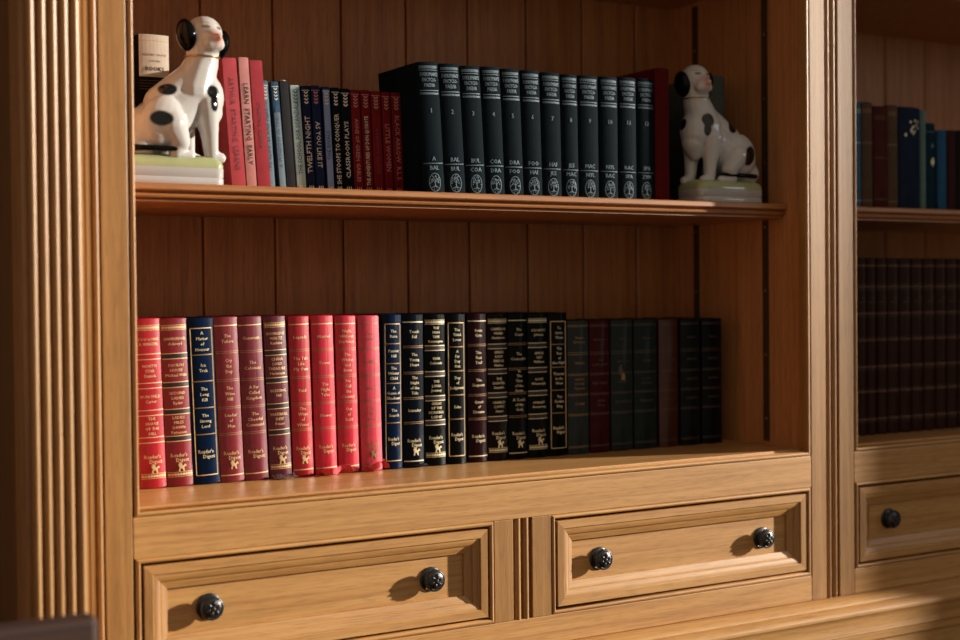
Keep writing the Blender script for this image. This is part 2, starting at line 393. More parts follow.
def bookcase(label, ox, knobs):
    """face-framed oak bookcase unit; ox shifts the centre bay's x"""
    root = thing('bookcase', label, 'bookcase', (ox + 0.9625, 0, ZB))
    inv = Matrix.Translation((-0.9625, 0, -ZB))
    kids = []
    def add(o): kids.append(o); return o
    XL, XR = 0.4255, 1.4922           # outer edges of the face frame
    OL, OR = 0.4592, 1.4603           # outer edge of the opening bead
    def bx(name, x0, x1, y0, y1, z0, z1, mat, bev=.0009):
        q = MB(); q.box(x0, x1, y0, y1, z0, z1); return add(q.build(name, M[mat], None, bevel=bev))
    # stiles with their fine quirk beside the bead
    bx('stile', XL + .0012, OL - .0026, 0, .024, ZB, 1.84, 'oak_z'); bx('stile', OR + .0024, XR - .0004, 0, .024, ZB, 1.84, 'oak_z')
    bx('rail', OL - .002, OR + .0016, .0001, .024, .9656, 1.0114, 'oak_x'); bx('rail', OL - .002, OR + .0016, .0001, .024, ZB, .8362, 'oak_x')
    bx('rail', OL - .002, OR + .0016, .0001, .024, 1.755, 1.84, 'oak_x')
    q = MB(); q.frame(OL, OR, 1.0118, 1.754, BEAD); add(q.build('bead_moulding', [M['oak_x'], M['oak_z']], None, smooth=50))
    # carcass
    SL, SR = 0.4652, 1.4620
    bx('side_panel', SL - .016, SL, .0165, DEP + .012, ZB, 1.84, 'side_z'); bx('side_panel', SR, SR + .016, .0165, DEP + .012, ZB, 1.84, 'side_z')
    bx('deck', SL, SR, .0162, DEP, ZDECK - .018, ZDECK, 'oak_x', .0008)
    bx('soffit', SL, SR, .03, DEP, ZTOP, ZTOP + .02, 'side_z', .0008)
    # v-jointed back boards: one outline with grooves
    pr = [(SL, DEP + .012), (SL, DEP)]
    k = 0.6540 - 0.1044 * 2
    while k < SR - .012:
        if k > SL + .012: pr += [(k - .0030, DEP), (k - .0022, DEP + .007), (k + .0012, DEP + .007), (k + .0016, DEP + .0015), (k + .0044, DEP)]
        k += 0.1044
    pr += [(SR, DEP), (SR, DEP + .012)]
    q = MB(); q.prism(pr, 'z', ZB, 1.84); add(q.build('back_panel', M['back_z'], None))
    q = MB(); q.prism([(a, b + ZSH - 1.3785) for a, b in shelf_prof()], 'x', SL + .0022, SR - .0022); add(q.build('shelf', M['oak_shelf'], None, smooth=24))
    for xs, sg in ((SL, 1), (SR, -1)):
        for y0 in (.0868, .2480):
            q = MB(); xa, xb = (xs, xs + .0016) if sg > 0 else (xs - .0016, xs)
            q.box(xa, xb, y0, y0 + .0125, 1.026, 1.71)
            t = add(q.build('shelf_track', M['track'], None))
            zz = 1.06
            while zz < 1.70 and ox == 0 and sg < 0:
                q = MB(); q.lathe([(.0022, 0), (.0022, sg * .0006), (.0010, sg * .0011)], (xs + sg * .0016, y0 + .0062, zz), 'x', 10); zz += .0965
                q.build('screw', M['screw'], t)
    # drawers
    D = ((.4597, .9176), (1.0057, 1.4603))
    for (a, b), ks in zip(D, knobs):
        q = MB(); q.frame(a, b, .8365, .9655, BEAD); add(q.build('bead_moulding', [M['oak_x'], M['oak_z']], None, smooth=50))
        add(drawer(None, a, b, .8365, .9655, ks))
    # upright between the drawers, with two beads planted in the middle
    bx('mullion', .9180, .9466, .0001, .024, .8362, .9656, 'oak_z'); bx('mullion', .9752, 1.0052, .0001, .024, .8362, .9656, 'oak_z')
    add(reeded(.9466, .9752, .8362, .9656, None, 'reeded_trim', .0055, ((.9550, .0044), (.9672, .0044))))
    for o in kids:
        o.parent = root
        o.matrix_parent_inverse = Matrix.Identity(4)
        o.location = (-0.9625, 0, -ZB)
    return root

bookcase('oak bookcase bay with two open shelves, holding the red condensed books and both spotted dogs', 0.0,
         (((0.5465, .9012), (0.8334, .9000)), ((1.0893, .8988), (1.3764, .8984))))
bookcase('shadowed right-hand oak bookcase bay holding the ribbed brown leather volumes', 1.0920,
         (((0.5420, .9030), (0.8282, .9000)), ((1.0825, .8988), (1.3686, .8984))))
f = thing('reeded_strip', 'narrow vertical oak strip with two raised beads between the two bookcase bays', 'trim', (1.505, 0, ZB))
o = reeded(1.4924 - 1.505, 1.5176 - 1.505, 0, 1.84 - ZB, f, 'beads', .006, ((1.4996 - 1.505, .0038), (1.5112 - 1.505, .0042)))
# base cabinet under both bays with its moulded top edge
root = thing('base_cabinet', 'oak base with moulded top edge running beneath both bookcase bays', 'cabinet', (1.5, .14, 0))
pr = [(.18, .7990), (-.1405, .7990), (-.150, .7975), (-.158, .7925), (-.1605, .7890), (-.1625, .7890), (-.1660, .7880), (-.172, .7845), (-.1752, .7800), (-.1752, .7765), (-.173, .7735), (-.1715, .7690), (-.1715, .752), (-.172, .7480), (-.1700, .7465), (-.1690, .735), (.18, .735)]
q = MB(); q.prism(pr, 'x', .427 - 1.5, 2.62 - 1.5); q.build('moulded_top', M['oak_x'], root, smooth=30)
q = MB(); q.box(.427 - 1.5, 2.62 - 1.5, -.165, .18, 0, .735); q.build('carcass', M['oak_x'], root, bevel=.002)

# ------------------------------------------------------------------ fluted pilaster at the left
PX0, PX1, PY = 0.3350, 0.3925, -0.060
root = thing('pilaster', 'fluted oak pilaster standing forward at the left edge of the bookcase', 'pilaster', (0.368, 0, 0))
def reeds(a, b, n, r, base, sgn=1):
    out = []; p = (b - a) / n
    for k in range(n):
        c = a + p * (k + .5)
        out += [(c - r * math.cos(PI * i / 10), base - r * 1.45 * math.sin(PI * i / 10)) for i in range(11)]
    return out
ox = 0.368
front = [(x - ox, y) for x, y in reeds(PX0 + .001, PX1, 5, .0049, PY + .0068)]
side = [(base, t) for t, base in [(y, x) for y, x in reeds(-.048, .0, 4, .0048, PX0 + .004)]]
side = [(x - ox, y) for x, y in side]
prof = front + [(PX1 - ox + .0005, PY + .012), (PX1 - ox + .0005, .33), (PX0 + .004 - ox, .33), (PX0 + .004 - ox, .004)] + side[::-1] + [(PX0 + .004 - ox, PY + .009)]
q = MB(); q.prism(prof, 'z', 0, 1.9); q.build('fluted_shaft', M['oak_fluted'], root, smooth=50)
q = MB()
pr = [(.393 - ox, .03), (.393 - ox, -.004), (.4080 - ox, -.004), (.4086 - ox, -.0015), (.4094 - ox, -.0015), (.4100 - ox, -.003), (.4158 - ox, -.003), (.4164 - ox, .0005), (.4172 - ox, .0005)]
pr += [(.4205 - ox - .0032 * math.cos(PI * i / 8), -.002 - .003 * math.sin(PI * i / 8)) for i in range(9)] + [(.4240 - ox, .01), (.4240 - ox, .03)]
q.prism(pr, 'z', .8, 1.9); q.build('side_moulding', M['oak_z'], root, smooth=40)

# ------------------------------------------------------------------ dark chair in the lower left corner
root = thing('chair', 'dark wooden chair back in the lower left corner, in front of the fluted pilaster', 'chair', (0.1165, -0.33, 0.0095))
def cb(name, x0, x1, y0, y1, z0, z1, bev=.004):
    q = MB(); q.box(x0, x1, y0, y1, z0, z1); return q.build(name, M['dark_x'], root, bevel=bev)
cb('top_rail', -.2115, .2115, .003, .030, .905, .9735, .006)
cb('back_panel', -.175, .175, .010, .022, .55, .905)
cb('back_post', -.2115, -.178, .003, .030, 0, .905); cb('back_post', .178, .2115, .003, .030, 0, .905)
cb('seat', -.22, .22, -.42, .003, .43, .46)
cb('leg', -.2115, -.175, -.41, -.375, 0, .43); cb('leg', .175, .2115, -.41, -.375, 0, .43)

# ------------------------------------------------------------------ book decoration styles
def lines_at(s, txt, z, mat, w, size=.0057, lead=1.2):
    L = txt.split('|'); n = len(L)
    for i, t in enumerate(L): s.text(t, z + ((n - 1) / 2 - i) * size * lead, size, mat, maxw=w * .80, bold=.00012)
def imprint(s, z, mat, w, horse=True):
    s.text("Reader's", z + .0042, .0066, mat, maxw=w * .62, x=-w * .04, bold=.00012)
    s.text('Digest', z - .0018, .0066, mat, maxw=w * .5, x=w * .08, bold=.00012)
    if horse: s.poly(WINGED, w * .06, z - .0102, .0098, mat)
FR = (.787, .617, .452, .292)
def plain(titles, gold='gold', band='dull_gold', horse=True, tail=True):
    def d(s, w, h, root):
        s.bar(.948 * h, .0014, gold); 
        if tail: s.bar(.043 * h, .0014, gold)
        for f in FR:
            s.bar(f * h + .0011, .0008, band); s.bar(f * h - .0011, .0008, band)
        for t, z in zip(titles, (.868, .702, .535, .372)): lines_at(s, t, z * h, gold, w)
        imprint(s, .155 * h, gold, w, horse)
    return d
def framed(titles, gold='gold', horse=False):
    def d(s, w, h, root):
        a, b = -w * .40, w * .40
        s.bar(.938 * h, .0012, gold, a, b); s.bar(.055 * h, .0012, gold, a, b)
        for x in (a, b):
            m = s.bucket('gilt_frame', gold); y = s.y(x) - .00022
            m.face([m.vert((x - .0006, y, .055 * h)), m.vert((x + .0006, y, .055 * h)), m.vert((x + .0006, y, .938 * h)), m.vert((x - .0006, y, .938 * h))])
        n = len(titles); top = .938; bot = .30; st = (top - bot) / n
        for i, t in enumerate(titles):
            s.bar((top - st * (i + 1)) * h, .0014, 'dull_gold', a, b)
            lines_at(s, t, (top - st * (i + .5)) * h, 'pale_gilt', w * .9, size=.0056)
        imprint(s, .175 * h, 'pale_gilt', w * .9, horse)
    return d
def classic(titles, gold='gold', band='black_band', horse=True):
    def d(s, w, h, root):
        for z in (.945, .072):
            s.bar(z * h + .0028, .0006, gold); s.bar(z * h - .0028, .0006, gold)
            n = 9
            for i in range(n):
                x = (-.42 + .84 * i / (n - 1)) * w
                s.poly([(-.5, 0), (0, .5), (.5, 0), (0, -.5)], x, z * h, .0042, gold, part='gilt_ornament')
        for f in (.775, .605, .445, .285):
            s.bar(f * h, .0052, band, part='title_band'); s.bar(f * h + .0032, .0010, gold); s.bar(f * h - .0032, .0010, gold)
        for t, z in zip(titles, (.862, .69, .525, .365)): lines_at(s, t, z * h, gold, w, size=.0050)
        imprint(s, .165 * h, gold, w, horse)
    return d
def aged(titles, gold='faint_gold', patch=None):
    def d(s, w, h, root):
        for f in (.965, .955, .76, .745, .60, .59, .45, .44, .30, .29, .06, .05): s.bar(f * h, .0008, gold)
        for t, z in zip(titles, (.855, .68, .525, .375)): lines_at(s, t, z * h, gold, w, size=.0052)
        if patch: s.poly([(-.4, -.9), (.2, -1), (.5, -.2), (.2, .3), (.3, .9), (-.1, 1), (-.45, .3)], -.005, patch * h, .0075, 'faint_gold', part='worn_patch')
        if patch: s.poly([(-.5, -.6), (.4, -.8), (.6, .1), (.1, .9), (-.4, .5)], -.001, (patch - .055) * h, .0070, 'dull_gold', part='worn_patch')
    return d

# ------------------------------------------------------------------ lower shelf
YB = .153
RED, RED2, BRED, PRED = (166, 28, 42), (122, 24, 36), (190, 36, 56), (202, 64, 82)
BURG, BURG2, MAR = (122, 36, 48), (110, 32, 46), (92, 28, 42)
NAVY, DNAVY, BLK, DMAR, DBR, GBLK = (6, 26, 54), (4, 12, 26), (3, 6, 10), (34, 10, 16), (22, 10, 11), (6, 10, 8)
RG = 'condensed volumes in a row on the lower shelf'
rows = [
 (.5141, .5463, .2053, 1.85, RED, classic(['TOO LONG|A WINTER', 'NORTH|STAR|Daniels', 'RUN WILD|Carter', 'THE|HOUSE|OF THE|HILL'], band='gilt_dummy'), 'bright red book at the far left end of the lower shelf, cut by the stile'),
 (.5469, .5801, .2052, 1.93, RED2, classic(['HAWKSMOOR|Ackroyd', 'FOURTH|HOUSE|Michael Wills', 'SECOND|LADIES|Ryder', 'LADIES|MILES|DAWN|Patterson']), 'deep red book with dark title bands, just left of the first navy book'),
 (.5805, .6147, .2049, 1.95, NAVY, framed(['A|Matter|of|Honour', 'Ice|Trek', 'The|Long|Kill', 'The|Strong|Lord']), 'navy book titled A Matter of Honour among the red books at the left'),
 (.6152, .6464, .2056, 2.05, BURG, plain(['The|Tailors', 'Cry|the|Day', 'The|Wine|Hill', 'Leader|of|Men']), 'burgundy book with a broad pale shine, right of the navy A Matter of Honour'),
 (.6476, .6789, .2057, 2.25, BURG2, plain(['Gunsmith', 'The|Colonists', 'A Far|Called|Kingdom', 'The|Cheerful|Command'], horse=False), 'burgundy book without a horse emblem, second right of the first navy book'),
 (.6811, .7108, .2058, 2.16, MAR, classic(['KNOWLEDGE|WALTZ|Rankine', 'CHINA|LORD|TREASURE|Hartmann', 'BLESSING|Hill', 'WATERFALL|DEEP|Peters']), 'dull maroon book with ornate bands and a grey fringe at its foot'),
 (.7127, .7409, .2053, 1.45, RED, plain(['Legends', 'The Tale|Like|My Own', 'Yield', 'The|Ways|of|Winter']), 'scarlet book with gold horse emblem, right of the fringed maroon book'),
 (.7438, .7742, .2054, 1.32, BRED, plain(['Wanted', 'Tower', 'The|Night|Tales', 'Flower'], horse=False), 'scarlet book with a long red ribbon curling out at its foot, between two ribbonless ones'),
 (.7764, .8058, .2049, 1.02, BRED, plain(['Night|Without|Darkness', 'The|Winter|and|River', 'No|Call|the|Country', 'Out|of|Gold'], horse=False), 'scarlet book with no ribbon, third of the four scarlet books'),
 (.8096, .8401, .2043, 1.10, PRED, plain(['The|Gale', 'The Mine', 'Flames', 'The|Fair|House'], gold='dull_gold'), 'pinkish faded red book beside the second navy book, crumpled ribbon at its foot'),
 (.8419, .8699, .2056, .0, NAVY, framed(['The|Race', 'Patriot|Hill', 'The|Winter|Child', 'A|Game of|Shadows', 'The|Search']), 'navy book with silver-gold frame right beside the faded red book'),
 (.8716, .9027, .2055, .0, DNAVY, plain(['Touch|Fall', 'The|Young|Heart', 'The|Night|of the|Tide', 'Intruder'], gold='pale_gilt'), 'dark navy book with a small blue ribbon at its foot'),
 (.9047, .9363, .2054, .0, BLK, classic(['THE|MAN|TIME|Kensington', 'YEAR|Colorado', 'THE|LONG|Journey', 'GREAT|OF THE|HUNTING|LODGE'], gold='pale_gilt'), 'black book with bright double gold bands, right of the book with blue ribbon'),
 (.9379, .9683, .2053, .0, BLK, framed(['The|Third|Lover', 'A|Far|Day|Out', 'Day|of|Judgment', 'Echo']), 'black book with a tall gold frame, left of the dark maroon book'),
 (.9718, 1.0023, .2051, .0, DMAR, plain(['Swan|Gate', 'The|Red|Trail', 'The|Suspects', 'Quest|of|Dreams'], horse=False, gold='pale_gilt'), 'dark maroon book between two near-black books in the middle of the lower row'),
 (1.0038, 1.0358, .2049, .0, DBR, classic(['CAMERON|WARD|Sanderson', 'GREEN|DAYS|BRIDGE|Nathan', 'THE|LIGHTER|Standish', 'CHARLES|COURT|Stuart'], gold='pale_gilt'), 'near-black brown book with ornate gold bands, right of the dark maroon book'),
 (1.0375, 1.0684, .2048, .0, BLK, plain(['The|Coast', 'The|Counsellor', 'In|The|Time|of the|Stone', 'A Touch|of the|Gold'], gold='pale_gilt'), 'black book with plain gold lines between two ornately banded dark books'),
 (1.0701, 1.1029, .2046, .0, GBLK, classic(['COUNTRY|Johnson', 'SIMPLE|GIFT|Williams', 'DOVE|Wainwright', 'HARRIET|Armstrong'], gold='pale_gilt'), 'green-black book with ornate gold bands, left of the last framed book'),
 (1.1046, 1.1365, .2042, .0, BLK, framed(['To|Serve|Them', 'The|Run|of|the Night', 'Thunder|in the|West', 'The|Golden|Ring']), 'black book with gold frame ending the taller part of the lower row'),
 (1.1379, 1.1742, .1922, .0, (44, 50, 50), aged(['Harper|Robinson', 'WINGS', 'WHITE|HOUSE|Tapestry', 'CHAIRS'], 'dull_gold'), 'worn slate grey book, first of the shorter books at the right'),
 (1.1765, 1.2117, .1919, .0, (58, 12, 18), aged(['Harper Lee', 'THE|LONG ROAD', 'RED VALLEY', 'RIVER|FALLS']), 'dark crimson book, second of the shorter books at the right'),
 (1.2145, 1.2537, .1920, .0, (34, 42, 40), aged(['Harper', 'WILLOW', 'NORTH', 'MOUNTAIN'], patch=.62), 'dark green-grey book with a rubbed golden patch on its spine'),
 (1.2565, 1.2984, .1919, .0, (28, 38, 36), aged(['Hunter', 'STORM', 'A CITY|OF BELLS', 'MEADOW']), 'dark green book left of the brown one among the shorter books'),
 (1.3031, 1.3393, .1916, .0, (64, 26, 15), aged(['Morgan', 'AUTUMN', 'HARBOUR', 'LETTERS']), 'reddish brown book, the only brown one among the shorter books'),
 (1.3441, 1.3818, .1916, .0, (20, 24, 26), aged(['Marlow', 'WINTER', 'LANTERN', 'GARDEN']), 'black book right of the reddish brown one'),
 (1.3858, 1.4246, .1916, .0, (15, 16, 19), aged(['Norton', 'THE KEEP', 'SUMMER', 'HARVEST']), 'black book at the right end of the lower row, beside the side panel'),
]
M['gilt_dummy'] = cover_mat(*RED)
lower = []
for xl, xr, h, lean, c, d, lab in rows:
    lower.append(book('hardback_book', lab, RG, xl, xr, h, YB, ZDECK, .140, lean, cover_mat(*c), d, bulge=.0045, pmat='dark_pages'))

def ribbon(parent, pts, w, mat, name='ribbon_marker'):
    """flat ribbon through pts = (x, y, z, twist)"""
    m = MB(); ids = []
    P = [Vector(p[:3]) for p in pts]
    # smooth (Catmull-Rom)
    fine = []
    for i in range(len(pts) - 1):
        p0, p1, p2, p3 = P[max(i - 1, 0)], P[i], P[i + 1], P[min(i + 2, len(P) - 1)]
        for k in range(6):
            t = k / 6; a = pts[i][3] + (pts[i + 1][3] - pts[i][3]) * t
            q = .5 * ((2 * p1) + (p2 - p0) * t + (2 * p0 - 5 * p1 + 4 * p2 - p3) * t * t + (-p0 + 3 * p1 - 3 * p2 + p3) * t ** 3)
            fine.append((q, a))
    fine.append((P[-1], pts[-1][3]))
    for i, (q, a) in enumerate(fine):
        t = (fine[min(i + 1, len(fine) - 1)][0] - fine[max(i - 1, 0)][0]).normalized()
        up = Vector((0, 0, 1)); n = t.cross(up)
        if n.length < .2: n = Vector((0, 1, 0))
        n.normalize(); b = n.cross(t).normalized()
        s = n * math.cos(a) + b * math.sin(a)
        ids.append([m.vert(q - s * w / 2), m.vert(q + s * w / 2), m.vert(q + s * w / 2 + b * .0003), m.vert(q - s * w / 2 + b * .0003)])
    for A, B in zip(ids, ids[1:]):
        for k in range(4):
            j = (k + 1) % 4; m.face((A[k], A[j], B[j], B[k]))
    m.face(ids[0]); m.face(ids[-1][::-1])
    return m.build(name, M[mat], parent, smooth=60)
# local coordinates of the book: x right, -y towards the room, z up from its foot
ribbon(lower[7], [(-.004, .004, .0020, .1), (-.006, -.012, .0036, .5), (.000, -.019, .0060, 1.0), (.008, -.015, .0052, 1.5), (.015, -.013, .0080, 1.0), (.022, -.014, .0100, .5), (.027, -.012, .0058, .3), (.031, -.011, .0030, .1)], .0088, 'ribbon_red')
ribbon(lower[7], [(-.003, .004, .0016, .0), (-.010, -.008, .0026, .5), (-.012, -.017, .0046, 1.0), (-.002, -.024, .0034, .5)], .0085, 'ribbon_red')
ribbon(lower[9], [(-.006, .004, .0018, .1), (-.008, -.010, .0040, .8), (.002, -.016, .0090, 1.2), (.009, -.012, .0125, .6), (.013, -.014, .0070, 1.0), (.016, -.015, .0034, .2)], .0098, 'ribbon_red')
ribbon(lower[11], [(.0, .004, .0012, 0), (.001, -.006, .0018, .5), (.008, -.010, .0035, 1.0), (.013, -.008, .0018, .2)], .006, 'ribbon_blue')
q = MB(); rr = random.Random(3)
for i in range(34):
    x = -.013 + .027 * i / 33
    q.tube([(x, .003, .0012), (x + rr.uniform(-.002, .002), -.006, .004 + rr.uniform(-.001, .002)), (x + rr.uniform(-.004, .004), -.011 - rr.uniform(0, .003), .0022), (x + rr.uniform(-.005, .005), -.015 - rr.uniform(0, .004), .0012)], .0004, 4)
q.build('fringe', M['fringe'], lower[5])

# ------------------------------------------------------------------ upper shelf: slim books
SG = 'slim volumes on the upper shelf'
def slim(txt, ink, top=None, foot=None, rot=1, size=.0062, split=.5, sprig=None):
    size *= 1.15
    def d(s, w, h, root):
        if sprig:
            zc = h * .885
            for k in range(4):
                for sg in (-1, 1):
                    s.poly([(0, -.5), (sg * .9, .1), (sg * .7, .7), (0, .1)], 0, zc + (k - 1.5) * .0042, w * .30, sprig, part='sprig')
            s.bar(h * .955, .0008, sprig)
        if foot:
            for k in (-1, 0, 1): s.poly([(-.5, -.9), (.5, -.9), (.1, .9), (-.1, .9)], k * w * .22, h * .055, w * .22, foot, part='foot_ornament')
            s.bar(h * .018, .0012, foot)
        s.text(txt, h * split, size, ink, rot=rot, maxw=h * .66 if sprig else h * .8, bold=.00022)
    return d
def panel(c, z0, z1):
    """pale paper field printed on the spine"""
    def d(s, w, h, root): s.bar((z0 + z1) / 2 * h, (z1 - z0) * h, c, -w * .42, w * .42, eps=.00012, part='spine_label')
    return d
def both(*ds):
    def d(s, w, h, root):
        for q in ds: q(s, w, h, root)
    return d
M['pale_blue_label'] = simple('pale_blue_label', rgb(106, 124, 132), rough=.8)
M['lilac_label'] = simple('lilac_label', rgb(124, 140, 176), rough=.8)
slims = [
 (.6226, .6407, .1648, 4.07, (176, 72, 78), slim('ARTHUR  STARTING  LEARNS', 'dark_red_ink', rot=-1, size=.0074), 'tall rose-red book leaning beside the left spotted dog', .12),
 (.6420, .6547, .1670, 3.39, (192, 130, 124), slim('LEARN  STARTING  EARLY', 'black_ink', rot=-1, size=.0074), 'tall paler salmon book between the two rose-red ones', .12),
 (.6564, .6729, .1645, 3.48, (160, 58, 66), slim('STARTING  READER', 'dark_red_ink', rot=-1, size=.0055), 'tall rose-red book with plain spine next to the pale blue slim books', .12),
 (.6747, .6836, .1412, 3.85, (80, 106, 122), both(panel('pale_blue_label', .03, .97), slim('THE CLOISTER AND HEARTH', 'blue_ink', sprig='cream_ink', size=.0058)), 'slim pale blue book right after the rose-red ones', .13),
 (.6890, .6985, .1409, 4.3, (50, 80, 104), both(panel('pale_blue_label', .02, .72), slim('A WINDOW IN THRUMS', 'blue_ink', sprig='cream_ink', size=.0060)), 'slim mid-blue book with pale lettered label, left of the charcoal one', .13),
 (.6994, .7108, .1429, 3.7, (46, 46, 48), None, 'plain charcoal slim book with a pale rounded head', .13),
 (.7133, .7255, .1383, 3.72, (166, 186, 182), slim('THE SCHOOL FOR SCANDAL', 'blue_ink', sprig='blue_ink', foot='cream_ink', size=.0068), 'slim pale grey-green book, right of the charcoal one', .13),
 (.7269, .7380, .1388, 3.19, (26, 34, 62), slim('TWELFTH NIGHT', 'cream_ink', sprig='cream_ink', foot='cream_ink', size=.0080, split=.45), 'slim navy book titled Twelfth Night', .13),
 (.7397, .7514, .1397, 2.99, (28, 38, 68), slim('AS YOU LIKE IT', 'cream_ink', sprig='pink_ink', foot='cream_ink', rot=-1, size=.0074, split=.45), 'slim navy book titled As You Like It', .13),
 (.7543, .7646, .1395, 2.61, (34, 46, 92), both(panel('lilac_label', .02, .97), slim('THE RIVALS', 'blue_ink', sprig='cream_ink', foot='cream_ink', size=.0062, split=.45)), 'slim blue book with pale lilac spine label', .13),
 (.7662, .7773, .1391, 2.3, (18, 20, 34), slim('SHE STOOPS TO CONQUER', 'cream_ink', sprig='cream_ink', foot='cream_ink', size=.0072, split=.42), 'slim blue-black book titled She Stoops to Conquer', .13),
 (.7789, .7913, .1387, 2.22, (18, 20, 30), slim('CLASSROOM PLAYS', 'cream_ink', sprig='cream_ink', foot='cream_ink', size=.0072, split=.42), 'slim blue-black book just left of the five dark red slim ones', .13),
 (.7931, .8055, .1383, 2.25, (112, 26, 32), slim('ANNE OF GREEN GABLES', 'pink_ink', sprig='pink_ink', foot='pink_ink', rot=-1, size=.0062, split=.42), 'first dark red slim book, next to the blue-black pair', .13),
 (.8074, .8201, .1387, 2.2, (108, 24, 30), slim('THE ADVENTURES OF DON QUIXOTE', 'cream_ink', sprig='pink_ink', foot='pink_ink', size=.0062, split=.42), 'dark red slim book with the long pale title The Adventures of Don Quixote', .13),
 (.8218, .8350, .1384, 2.1, (116, 28, 32), slim('ROBINSON CRUSOE', 'dark_red_ink', sprig='pink_ink', foot='pink_ink', rot=-1, size=.0055, split=.42), 'dark red slim book with nearly blank spine, left of Little Women', .13),
 (.8371, .8489, .1381, 2.0, (112, 26, 30), slim('LITTLE WOMEN', 'pink_ink', sprig='pink_ink', foot='pink_ink', rot=-1, size=.0076, split=.46), 'dark red slim book titled Little Women', .13),
 (.8511, .8645, .1384, 2.0, (110, 26, 30), slim('BLACK ARROW  R.L.S.', 'pink_ink', sprig='pink_ink', foot='pink_ink', rot=-1, size=.0076, split=.46), 'dark red slim book titled Black Arrow against the first encyclopedia volume', .13),
]
for i, (xl, xr, h, lean, c, d, lab, y) in enumerate(slims):
    b = book('slim_book', lab, SG, xl, xr, h - (.0045 if i < 3 else .0035), y, ZSH, .105, lean, cover_mat(*c, kind='cloth'), d, bulge=.0004, groove=.0006)
    if i == 5:
        q = MB(); q.ellipsoid((.0004, .005, h - .0042), (.0046, .005, .0024)); q.build('worn_spine_head', M['paper'], b, smooth=60)

# ------------------------------------------------------------------ encyclopedia
ency = [(.8667, .8978, .1713, 3.08), (.8980, .9289, .1716, 2.95), (.9294, .9599, .1713, 2.90), (.9601, .9895, .1725, 2.35), (.9897, 1.0193, .1721, 2.06), (1.0196, 1.0494, .1725, 1.48),
        (1.0500, 1.0810, .1721, .92), (1.0818, 1.1090, .1718, .63), (1.1100, 1.1429, .1726, .36), (1.1446, 1.1756, .1738, 0), (1.1773, 1.2079, .1748, 0), (1.2092, 1.2390, .1755, 0)]
LET = ['A', 'BAL', 'BUL', 'COA', 'DRA', 'FOO', 'HAI', 'JES', 'MAC', 'NYL', 'RAC', 'SPA', 'ZYM']
def ency_deco(n):
    def d(s, w, h, root):
        I = 'silver'
        for z in (.968, .952): s.bar(z * h, .0008, I, -w * .44, w * .40)
        for k in range(12):
            s.poly([(-.5, 0), (0, .45), (.5, 0), (0, -.45)], (-.40 + .78 * k / 11) * w, .960 * h, .0024, I, part='ornament')
        s.bar(.937 * h, .0009, I, -w * .44, w * .40)
        for t, z, k in (("EVERYMAN'S", .903, .80), ('ENCYCLO-', .862, .66), ('PAEDIA', .821, .50)):
            s.text(t, z * h, .0070, I, maxw=w * k, bold=.00025)
        s.bar(.782 * h, .0012, I, -w * .44, w * .44)
        s.bar(.764 * h, .0008, I, -w * .44, w * .44)
        for k in range(12):
            s.poly([(-.5, 0), (0, .5), (.5, 0), (0, -.5)], (-.40 + .80 * k / 11) * w, .757 * h, .0026, I, part='ornament')
        s.text(str(n), .628 * h, .0085, I, bold=.0003)
        s.text(LET[n - 1], .262 * h, .0078, I, bold=.0003)
        s.bar(.228 * h, .0010, I, -w * .46, w * .46)
        s.text(LET[n], .192 * h, .0078, I, bold=.0003)
        # oval tree emblem
        m = s.bucket('tree_emblem', I); cz = .083 * h; rx, rz = .0086, .0122
        def P(x, z): return m.vert((x, s.y(x) - .0003, cz + z))
        n_ = 28
        for k in range(n_):
            a, b = 2 * PI * k / n_, 2 * PI * (k + 1) / n_
            m.face((P(rx * math.cos(a), rz * math.sin(a)), P(rx * math.cos(b), rz * math.sin(b)), P(rx * .90 * math.cos(b), rz * .92 * math.sin(b)), P(rx * .90 * math.cos(a), rz * .92 * math.sin(a))))
        m.face((P(-.0008, -.006), P(.0008, -.006), P(.0006, .003), P(-.0006, .003)))
        for sg in (-1, 1):
            m.face((P(0, -.004), P(0, -.0055), P(sg * .0055, -.0072), P(sg * .005, -.0064)))
            m.face((P(0, -.005), P(sg * .0006, -.006), P(sg * .003, -.0098), P(sg * .0022, -.0098)))
            m.face((P(0, .0005), P(0, -.0005), P(sg * .0046, .0035), P(sg * .0042, .0042)))
            m.face((P(0, .003), P(0, .002), P(sg * .0032, .0072), P(sg * .0027, .0076)))
        r5 = random.Random(n)
        for k in range(22):
            a = r5.uniform(-.15, PI + .15); rad = r5.uniform(.45, .86)
            x, z = rx * rad * math.cos(a), rz * rad * math.sin(a) * .95
            m.face([P(x + .00085 * math.cos(t), z + .00085 * math.sin(t)) for t in (0, 1.05, 2.1, 3.14, 4.2, 5.25)])
    return d
for i, (xl, xr, h, lean) in enumerate(ency):
    book('encyclopedia_volume', 'dark blue-green encyclopedia volume numbered %d on its spine' % (i + 1), 'encyclopedia volumes on the upper shelf',
         xl, xr, h - .003, .08, ZSH, .1085, lean, cover_mat(8, 20, 27, kind='cloth'), ency_deco(i + 1), bulge=.0035)

